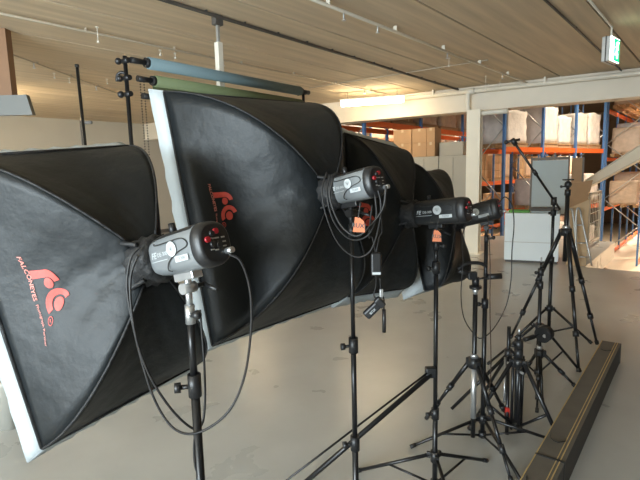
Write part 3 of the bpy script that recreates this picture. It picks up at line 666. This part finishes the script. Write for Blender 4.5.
cable('brown wire hanging straight down behind the fourth stand', pts([(488, 215, 2.62), (490, 260, 2.63), (490, 310, 2.64), (491, 360, 2.66), (490, 385, 2.67), (487, 402, 2.68)]), .003, M_bcable)
cable('black cable dropping behind the small orange tag', pts([(456, 222, 2.35), (452, 250, 2.4), (446, 275, 2.45), (441, 285, 2.45)]), .003)

# ------------------------------------------------------------------ paper backdrop rolls
pl = V((-1.98, 5.42, 0)); pole_x = atz(126, 75, 2.75); 
rl = V((-.18, 7.79, 0)) - V((-1.93, 5.57, 0)); rd = rl.normalized(); rn = V((rd.y, -rd.x, 0))
lb = V((-2.06, 5.42, 0)) * .75; rb = lb + rd * 2.25
def rz(z): return 1.6 + (z - 1.6) * .75
def backpole(name, label, p, ztop):
    t = thing(name, label, 'backdrop pole', p)
    MB().cyl(p, p + Z * ztop, .017, n=12).build('pole', M_black, t); MB().cyl(p, p + Z * .02, .06, n=14).build('foot', M_blackp, t)
    for z in (rz(2.88), rz(2.70), rz(2.53)):
        k = MB(); k.cyl(p + V((0, 0, z)) - rn * .03, p + V((0, 0, z)) + rn * .05, .022, n=10); k.ball(p + V((0, 0, z)) - rn * .05 - rd * .03, .028); k.build('bracket', M_blackp, t)
    MB().tube([p + V((0, 0, 2.46)), p + V((-.04, 0, 2.47)), p + V((-.07, 0, 2.45)), p + V((-.08, 0, 2.40))], .013, n=8).build('hook', M_blackp, t)
    return t
backpole('backdrop_pole', 'black pole with brackets at the left end of the paper rolls', lb, rz(2.93))
backpole('backdrop_pole', 'black pole with brackets at the right end of the paper rolls', rb, rz(2.93))
rolls = [(rz(2.885), .050, .0, M_paperb, 'blue-grey', 'topmost'), (rz(2.70), .047, .08, M_paperg, 'olive green', 'middle'), (rz(2.52), .040, .14, M_paperp, 'pink', 'lowest')]
for i, (z, r, ins, m, cn, pn) in enumerate(rolls):
    a = lb + rd * (.18 + ins * .6) + rn * (.05) + Z * z; b = rb - rd * (.12) + rn * .05 + Z * z
    t = thing('paper_roll', '%s roll of backdrop paper, %s of the three rolls' % (cn, pn), 'paper roll', (a + b) / 2)
    MB().cyl(a, b, r, n=20).build('paper', m, t)
    for q, s in ((a, -1), (b, 1)):
        mb = MB(); mb.cyl(q, q + rd * s * .03, .040, n=14); mb.cyl(q + rd * s * .03, q + rd * s * .16, .022, .026, n=12); mb.build('expander', M_blackp, t)
    if i == 1:
        g = MB(); g.box((a + b) / 2 + rn * (-.034) - Z * .11, ((b - a).length, .003, .22), (rd, rn, Z)); g.build('hanging_sheet', m, t)
mb = MB()
for s in (0, .035):
    p = lb + rd * (.09 + s) + rn * .05
    for k in range(60): mb.ball(p + Z * (rz(2.70) - k * .022), .006)
ch = mb.build('bead_chain', M_blackp); tag(ch, 'looped black bead chain hanging at the left end of the rolls', 'chain')
# thin poles behind the left softbox
pa, pb = at(77, 66, 4.2), at(91, 200, 4.0)
d = (pb - pa); foot = pa + d * ((pa.z) / (-d.z)) 
t = thing('background_pole', 'thin black leaning pole rising behind the left softbox', 'pole', (foot.x, foot.y, 0)); MB().cyl(foot, pa, .013, n=10).build('tube', M_black, t); MB().cyl(pa - Z * .01, pa + Z * .012, .018, n=10).build('tip', M_blackp, t)
MB().cyl(pa.lerp(foot, .38), pa.lerp(foot, .40), .022, n=10).build('collar', M_blackp, t)
q = at(81, 121, 4.25)
t = thing('background_pole', 'short straight grey pole beside the thin leaning pole', 'pole', (q.x, q.y, 0)); MB().cyl((q.x, q.y, .0), q, .012, n=10).build('tube', M_conduit, t)
MB().box(q + V((.05, 0, -.015)), (.09, .02, .025), None, .004).build('cross_piece', M_conduit, t)

# ------------------------------------------------------------------ long carton on the floor, lower right
LD = V((math.sin(math.radians(38.6)), math.cos(math.radians(38.6)), 0)); LN = V((LD.y, -LD.x, 0))
far = V((2.385, 3.81, 0)); near = far - LD * 3.5
wv = LN * .14
t = thing('long_carton', 'long narrow dark carton with ochre edges lying along the floor', 'long box', (far + near) / 2)
L = (far - near).length; c = (far + near) / 2
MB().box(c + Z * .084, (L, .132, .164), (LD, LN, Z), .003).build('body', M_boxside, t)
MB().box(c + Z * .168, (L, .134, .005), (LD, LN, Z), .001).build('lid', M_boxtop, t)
for s, w in ((-.066, .005), (.030, .004), (.046, .005)):
    MB().box(c + LN * s + Z * .1715, (L, w, .004), (LD, LN, Z)).build('ochre_line', M_edge, t)
MB().box(far + LD * .003 + Z * .084, (.008, .142, .172), (LD, LN, Z), .002).build('end_cap', M_boxtop, t)
for k in (2.03,):
    p = far - LD * k
    MB().box(p + Z * .086, (.012, .138, .1775), (LD, LN, Z)).build('strap', M_blackp, t)
for k, s in ((2.25, 1), (1.80, 1), (.20, 1)):
    p = far - LD * k; mb = MB(); mb.tube([p + LN * (-.05) + Z * .176, p + LN * (-.035) - LD * .05 * s + Z * .179, p + LN * .0 - LD * .07 * s + Z * .18, p + LN * .03 - LD * .03 + Z * .178], .003, n=6); mb.build('strap_end', M_blackp, t)

# ------------------------------------------------------------------ bin at lower left
q = atz(-12, 425, 0)
t = thing('waste_bin', 'grey plastic bin at the lower left edge', 'bin', (q.x, q.y, 0))
e = atz(20, 430, 0); bx_, by_ = e.x - .17, e.y + .1
mb = MB(); R = []
for z, k in ((0, .135), (.30, .165), (.31, .18), (.34, .18), (.34, .165), (.06, .125)): R.append(superring(V((bx_, by_, z)), V((1, 0, 0)), V((0, 1, 0)), k, k * .8, 28, 5))
mb.loft(R); mb.build('tub', M_tbin, t)
o = MB(); o.box((bx_ - .10, by_ + .42, .26), (.34, .22, .52), None, .02); o.build('orange_crate', M_orp, label='orange plastic crate standing behind the grey bin', cat='crate')

# ------------------------------------------------------------------ white counter and things on it
wc0 = V((3.23, 8.33, 0)); wx = (V((3.98, 7.97, 0)) - wc0).normalized(); wy = V((-wx.y, wx.x, 0))
ch_ = .86; wl_ = .86
t = thing('white_counter', 'white rectangular counter standing behind the tripods', 'counter', wc0 + wx * wl_ / 2 + wy * .3)
cc_ = wc0 + wx * wl_ / 2 + wy * .32
MB().box(cc_ + Z * (ch_ / 2 + .02), (wl_, .62, ch_ - .04), (wx, wy, Z), .006).build('body', M_wbox, t)
MB().box(cc_ + Z * .02, (wl_ - .04, .58, .04), (wx, wy, Z)).build('plinth', M_conduit, t)
MB().box(wc0 + wx * wl_ / 2 - wy * .001 + Z * (ch_ * .42), (wl_ - .01, .004, .006), (wx, wy, Z)).build('panel_seam', M_cab, t)
o = MB(); o.box(wc0 + wx * .22 + wy * .25 + Z * (ch_ + .02), (.34, .3, .04), (wx, wy, Z), .012); o.build('folded_cloth', M_green, label='green folded cloth lying on the white counter', cat='cloth')
c = wc0 + wx * .62 + wy * .22 + Z * (ch_ + .012)
t = thing('tray', 'dark shallow tray with pale blue edge on the white counter', 'tray', c)
MB().box(c + Z * .012, (.42, .36, .024), (wx, wy, Z), .006).build('base', M_panel, t); MB().box(c + Z * .05, (.44, .38, .045), (wx, wy, Z), .01).build('cover', M_conduit, t)
c = wc0 + wx * .68 + wy * .97
t = thing('display_board', 'large pale grey board in a dark frame standing behind the counter', 'board', c)
MB().box(c + Z * 1.27, (.60, .04, .98), (wx, wy, Z), .004).build('panel', M_panel, t)
for s in (-1, 1): MB().box(c + wx * (.31 * s) + Z * .93, (.03, .06, 1.80), (wx, wy, Z)).build('side_frame', M_frame, t)
MB().box(c + Z * 1.79, (.65, .06, .05), (wx, wy, Z)).build('top_frame', M_frame, t)
MB().box(c + Z * .76, (.65, .06, .03), (wx, wy, Z)).build('bottom_frame', M_frame, t)
for s in (-1, 1): MB().box(c + wx * (.31 * s) + Z * .02, (.05, .5, .04), (wx, wy, Z)).build('foot', M_frame, t)
t = thing('display_board', 'narrow brown framed board right behind the large grey board', 'board', c + wx * .50 + wy * .12)
MB().box(c + wx * .46 + wy * .12 + Z * .9, (.20, .05, 1.78), (wx, wy, Z), .004).build('panel', M_carton, t)
MB().box(c + wx * .54 + wy * .10 + Z * .9, (.03, .06, 1.8), (wx, wy, Z)).build('side_frame', M_frame, t)
# open carton
oc = at(577, 225, 8.0); oc.z = 0
t = thing('open_carton', 'tall brown carton with its flap raised right of the counter', 'carton', oc)
MB().box(oc + Z * .55, (.30, .42, 1.1), (wx, wy, Z), .004).build('body', M_carton2, t)
fp_ = [at(565, 209, 7.75), at(588, 200, 7.75), at(593, 180, 7.80), at(568, 184, 7.80)]
MB().prism(fp_, (0, .008, 0)).build('flap', M_carton, t)
# hand truck
hq = at(572, 240, 7.70)
t = thing('hand_truck', 'galvanised tube hand truck with two bowed handles by the railing', 'hand truck', (hq.x, hq.y, 0))
a = [at(569, 265, 7.75), at(569, 225, 7.7), at(568, 212, 7.7), at(571, 209, 7.7), at(573, 215, 7.7), at(578, 262, 7.6)]
MB().tube(a, .014, n=8, sub=4).build('handle', M_galv, t)
a = [at(576, 266, 7.62), at(576, 222, 7.65), at(577, 209, 7.65), at(580, 210, 7.65), at(582, 220, 7.65), at(592, 266, 7.5)]
MB().tube(a, .014, n=8, sub=4).build('handle', M_galv, t)
for yy in (225, 243, 257): MB().cyl(at(577, yy, 7.66), at(583 + (yy - 225) * .2, yy, 7.6), .01, n=8).build('cross_bar', M_galv, t)
# railing on the left side of the stair opening
ra, rb_ = V((4.48, 8.38, 0)), V((6.05, 10.32, 0))
t = thing('railing', 'pale welded mesh railing beside the stair opening', 'railing', (ra + rb_) / 2)
rdv = (rb_ - ra).normalized()
for k in range(3):
    p = ra.lerp(rb_, k / 2); MB().box(p + Z * .56, (.04, .04, 1.12), (rdv, rdv.cross(Z), Z)).build('post', M_pipe, t)
for z in (1.10, .10): MB().box((ra + rb_) / 2 + Z * z, ((rb_ - ra).length, .04, .04), (rdv, rdv.cross(Z), Z)).build('rail', M_pipe, t)
mb = MB()
for k in range(1, 5): mb.cyl(ra + Z * (.1 + k * .2), rb_ + Z * (.1 + k * .2), .007, n=6)
for k in range(1, 14): p = ra.lerp(rb_, k / 14); mb.cyl(p + Z * .1, p + Z * 1.1, .007, n=6)
mb.build('mesh_infill', M_pipe, t)
# stair stringer going up to the right
sa, sb_ = at(588, 188, 9.4), at(690, 108, 7.3); sa2, sb2_ = at(594, 181, 9.4), at(690, 122 - 32, 7.3)
t = thing('staircase', 'cream sloping steel beam of the staircase rising to the right', 'staircase', (sb_.x, sb_.y, 0))
dn_ = V((0, 0, -.33)); 
mb = MB(); s1 = at(586, 180, 9.6); s2 = at(720, 92, 7.0)
mb.prism([s1, s2, s2 + V((0, 0, -.36)), s1 + V((0, 0, -.16))], V((.05, .04, 0))); mb.build('stringer', M_col, t)
MB().prism([s1 + V((-.03, -.025, .0)), s2 + V((-.03, -.025, .0)), s2 + V((-.03, -.025, -.035)), s1 + V((-.03, -.025, -.02))], V((.15, .12, 0))).build('top_flange', M_beam, t)
MB().prism([s1 + V((-.03, -.025, -.15)), s2 + V((-.03, -.025, -.34)), s2 + V((-.03, -.025, -.37)), s1 + V((-.03, -.025, -.17))], V((.15, .12, 0))).build('bottom_flange', M_beam, t)
# ------------------------------------------------------------------ cabinets with cartons on top
ca = at(468, 200, 9.75); cb_ = at(384, 200, 9.75 + 1.0)
ca.z = cb_.z = 0; cx = (ca - cb_).normalized(); cy = V((-cx.y, cx.x, 0)); cl = (ca - cb_).length
top_h = at(450, 155.5, 9.9).z
n = 3
names = ('grey steel cabinet nearest the cream column', 'grey steel cabinet between two others behind the furthest softbox', 'pale blue-grey cabinet under the brown cartons')
for k in range(n):
    w = cl / n; c0 = ca - cx * (w * (k + .5)) + cy * .25
    t = thing('cabinet', names[k], 'cabinet', c0)
    MB().box(c0 + Z * top_h / 2, (w - .01, .45, top_h), (cx, cy, Z), .006).build('body', M_cab if k < 2 else M_cabl, t)
    for s in (-1, 1):
        dr = MB().box(c0 - cy * .232 + cx * s * w / 4 + Z * top_h / 2, (w / 2 - .02, .016, top_h - .08), (cx, cy, Z), .003).build('door', M_cab if k < 2 else M_cabl, t)
        MB().box(c0 - cy * .245 + cx * s * .04 + Z * 1.0, (.015, .02, .14), (cx, cy, Z)).build('handle', M_conduit, dr)
def carton_thing(name, label, c0, size, ax, m=None, group=None):
    t = thing(name, label, 'carton', c0, group)
    MB().box(c0 + Z * size[2] / 2, size, (ax[0], ax[1], Z), .004).build('box', m or M_carton, t)
    MB().box(c0 + Z * size[2] + Z * .001, (.05, size[1] * .99, .002), (ax[0], ax[1], Z)).build('tape', M_tape, t); MB().box(c0 + Z * size[2] * .9 - ax[1] * (size[1] / 2 + .001), (.05, .002, size[2] * .2), (ax[0], ax[1], Z)).build('tape', M_tape, t)
    return t
p430 = at(430, 155, 9.9)
u0_ = (V((p430.x, p430.y, 0)) - ca).dot(cx)
posn = [('bottom right', 0, 0), ('bottom middle', 1, 0), ('top right', 0, 1), ('top middle', 1, 1)]
hgt = (at(410, 128, 10.1).z - top_h) / 2
for nm_, i, j in posn + [('bottom left', 2, 0), ('top left', 2, 1)]:
    ww = (.18, .32, .42)[i]; off = (.09, .34, .72)[i]
    c0 = ca + cx * (u0_ - off) + cy * .22 + Z * (top_h + .002 + j * (hgt + .002))
    carton_thing('carton', 'brown carton in the stack on the cabinets, %s of the stack' % nm_, c0, (ww - .006, .40, hgt), (cx, cy), (M_carton, M_carton, M_carton)[i])
c0 = ca + cx * (u0_ + .30) + cy * .30 + Z * (top_h + .002); o = MB(); o.box(c0 + Z * .14, (.50, .3, .28), (cx, cy, Z), .01); o.build('grey_crate', M_cab, label='low grey crate on the cabinets beside the cartons', cat='crate')

# ------------------------------------------------------------------ pallet racks in the lower hall
rackn = [0]
def rack(name, label, o, d, nb, bay, levels, depth=1.1, ztop=5.2, group=None, side=1, HZ=HZ):
    dn = V((-d.y, d.x, 0)) * side; o = V((o[0], o[1], HZ)); t = thing('pallet_rack', label, 'rack', o)
    for i in range(nb + 1):
        p = o + d * bay * i
        mb = MB()
        for q in (p, p + dn * depth): mb.box(q + Z * (ztop - HZ) / 2, (.08, .06, ztop - HZ), (d, dn, Z))
        fr = mb.build('upright_frame', M_blue, t)
        mb = MB(); z = .4; fl_ = 0
        while z < ztop - HZ - 1:
            a, b = (p, p + dn * depth) if fl_ == 0 else (p + dn * depth, p)
            mb.cyl(a + Z * z, b + Z * (z + .95), .018, n=6); fl_ = 1 - fl_; z += .95
        mb.build('brace', M_galv, fr)
    for lv in levels:
        for i in range(nb):
            p = o + d * bay * (i + .5); p.z = lv
            mb = MB()
            for q in (p, p + dn * depth): mb.box(q - Z * .065, (bay - .1, .05, .13), (d, dn, Z), 0)
            mb.build('beam', M_orange, t)
    return dn
protos = {}
def make_load(kind):
    """unit pallet load, 1.1 wide, .9 deep, 1 high, made once"""
    root = bpy.data.objects.new('pallet_load', None); col.objects.link(root)
    mb = MB()
    for y in (-.38, 0, .38): mb.box((0, y, .05), (1.1, .1, .08))
    for k in range(5): mb.box((0, -.38 + .19 * k, .105), (1.1, .14, .02))
    mb.build('pallet', M_wood, root)
    mb = MB(); rnd = random.Random(kind)
    m = [M_carton, M_carton2, M_wrap2, M_wrap, M_carton][kind]
    nx, nz = [(2, 3), (3, 3), (2, 2), (1, 4), (3, 2)][kind]
    if kind in (2, 3):   # one wrapped block with bulging film
        g = []; N_ = 10
        mb.box((0, 0, .56), (1.0, .82, .88)); bmesh.ops.subdivide_edges(mb.bm, edges=mb.bm.edges[:], cuts=7, use_grid_fill=True)
        for v_ in mb.bm.verts:
            x, y, z = v_.co; w = .007 * math.sin(9 * x + 17 * z + kind * 2) + .006 * math.sin(23 * z - 11 * y + kind) + rnd.uniform(-.006, .006)
            v_.co.x += w * (1 if x > 0 else -1) + (.006 * math.sin(2.5 * PI * z)); v_.co.y += w * (1 if y > 0 else -1)
            if z > .95: v_.co.z += .02 * math.sin(7 * x + 3 * kind) - .03 * abs(x) - .02 * abs(y)
        for f_ in mb.bm.faces: f_.smooth = True
        nx = 0
    for i in range(nx):
        for k in range(nz):
            for y in (-.21, .21):
                w = 1.02 / nx; h = .88 / nz
                mb.box((-.51 + w * (i + .5) + rnd.uniform(-.01, .01), y + rnd.uniform(-.012, .012), .12 + h * (k + .5)), (w - .012, .40, h - .008), None, .006)
    mb.build('wrapped_goods' if kind in (2, 3) else 'cartons', m, root)
    if kind not in (2, 3):
        mb = MB()
        for i in range(nx):
            w = 1.02 / nx; mb.box((-.51 + w * (i + .5), -.428, .56), (.05, .004, .86))
        mb.build('tape', M_tape, root)
    return root
for k in range(5): protos[k] = make_load(k)
used = set()
def load(kind, c, d, sc, label, group=None):
    src = protos[kind]; rz = math.atan2(d.y, d.x)
    if kind not in used: used.add(kind); r = src
    else:
        r = src.copy(); col.objects.link(r)
        for ch in list(src.children):
            k = ch.copy(); col.objects.link(k); k.parent = r
    r.location = c; r.rotation_euler = (0, 0, rz); r.scale = sc; tag(r, label, 'pallet load', group)
desc = ('brown carton', 'pale brown carton', 'film-wrapped beige', 'tall white film-wrapped', 'small brown carton')
ordn = ('first', 'second', 'third', 'fourth', 'fifth', 'sixth', 'seventh', 'eighth', 'ninth', 'tenth', 'eleventh', 'twelfth')
def fill(o, d, dn, nb, bay, levels, lvn, rackname, depth=1.1, skip=0, bays=None, facing=1, kinds=(0, 1, 2, 3, 4, 2)):
    rnd = random.Random(rackname)
    for li, lv in enumerate(levels):
        for i in (bays or range(nb)):
            for s in (0, 1):
                if rnd.random() < skip or ('right' in rackname and li == 0 and i < 5): continue
                kind = rnd.choice(kinds); h = rnd.uniform(.85, 1.22)
                if lv + h > 5: continue
                p = V((o[0], o[1], 0)) + d * (bay * (i + .27 + .46 * s) + rnd.uniform(-.04, .04)) + dn * depth * .5; p.z = lv + .002
                w = bay * .42 / 1.1
                load(kind, p, d * facing, (w, 1.0, h), '%s load, %s level, %s rack, %s bay, %s half' % (desc[kind], lvn[li], rackname, ordn[i], ('near', 'far')[s]))
# rack A: long one along D1, from behind the cabinets to the far right
oA = V((6.2, 17.5, 0)) - D1 * 7.9
lvA = (-2.0, -.40, 1.20, 2.85)
dn = rack('A', 'long blue and orange pallet rack behind the cabinets', oA, D1, 8, 2.75, lvA)
fill(oA, D1, dn, 8, 2.75, lvA, ('lowest', 'second', 'third', 'top'), 'long left', skip=.08)
# rack behind it
oC = oA - N1 * 4.2 + D1 * 1
dnC = rack('C', 'blue and orange pallet rack standing behind the long left rack', oC, D1, 6, 2.75, lvA)
fill(oC, D1, dnC, 6, 2.75, lvA[1:], ('second', 'third', 'top'), 'hindmost left', skip=.15)
# rack B: nearer, facing the stair
uB = V((.81, .59, 0)).normalized(); oB = V((4.80, 12.55, 0)); lvB = (-1.15, .45, 2.2)
dnB = rack('B', 'nearest pallet rack with a white wrapped load above the grey board', oB, uB, 3, 1.85, lvB, depth=.95)
fill(oB, uB, dnB, 3, 1.85, lvB, ('lowest', 'middle', 'upper'), 'nearest', depth=.95, bays=(1, 2), kinds=(3, 3, 2, 3))
load(3, oB + uB * .72 + dnB * .47 + Z * 2.202, uB, (.92, .9, .98), 'white film-wrapped load left of the large wrapped load, nearest rack upper level')
# rack R: on the right, receding
oR = V((16.0, 24.0, 0)) - D1 * 9.2; lvR = (-1.62, .20, 1.95, 3.6)
dnR = rack('R', 'receding pallet rack at the right edge behind the staircase beam', oR, D1, 11, 1.9, lvR, side=-1, HZ=-1.8)
fill(oR, D1, dnR, 11, 1.9, lvR, ('lowest', 'second', 'third', 'top'), 'right receding', skip=.05, facing=-1)
oS = oR + N1 * 4.5
dnS = rack('S', 'pallet rack standing behind the right receding rack', oS, D1, 6, 2.6, lvR, side=-1, HZ=-1.8)
# hall lamps, unseen; the first is added to light the nearest rack's front
for i, (x, y) in enumerate(((8.6, 12.6), (12.6, 18.0), (17, 27), (3.5, 19), (9, 27), (20, 20))):
    t = thing('unseen_hall_lamp', 'unseen long lit lamp hanging high over the warehouse racks', 'ceiling light', (x, y, 5.9), 'unseen lamps high over the racks')
    MB().box((x, y, 5.93), (1.6, .35, .06), (D1, N1, Z)).build('diffuser', M_lamp, t); MB().box((x, y, 6.0), (1.7, .4, .07), (D1, N1, Z)).build('housing', M_galv, t)

# ------------------------------------------------------------------ light
def area(name, loc, tgt, size, size_y, power, colr, spread=PI):
    l = bpy.data.lights.new(name, 'AREA'); l.shape = 'RECTANGLE'; l.size = size; l.size_y = size_y; l.energy = power; l.color = colr; l.spread = spread
    o = bpy.data.objects.new(name, l); col.objects.link(o); o.location = loc
    o.rotation_euler = (V(tgt) - V(loc)).to_track_quat('-Z', 'Y').to_euler(); return o
for i, x in enumerate((-7.15, -3.45)):
    area('daylight_through_window', (x, yb - .25, 1.87), (x + .3, 0, 1.3), 3.1, 1.9, 700, (.80, .93, 1.0))
for i, (x, y) in enumerate(((8.6, 12.6), (12.6, 18.0), (17, 27), (3.5, 19), (9, 27), (20, 20))):
    area('unseen_hall_light', (x, y, 5.85), (x, y, 0), 1.6, .5, (320, 900, 1500, 350, 1000, 1300)[i], (1, .82, .60), math.radians(125))  # light of the unseen hall lamps
# unseen warm lamp added behind the camera to brighten the room
for x, y, p in ((-4.8, -1.5, 22),):
    area('added_fill_light', (x, y, 3.0), (x, y, 0), 1.5, .15, p, (1, .82, .58))
wld = bpy.data.worlds.new('world'); bpy.context.scene.world = wld; wld.use_nodes = True
wld.node_tree.nodes['Background'].inputs[0].default_value = (1, .92, .82, 1); wld.node_tree.nodes['Background'].inputs[1].default_value = .12
vs_ = bpy.context.scene.view_settings; vs_.view_transform = 'Standard'; vs_.look = 'None'; vs_.gamma = 1; vs_.exposure = 0.32
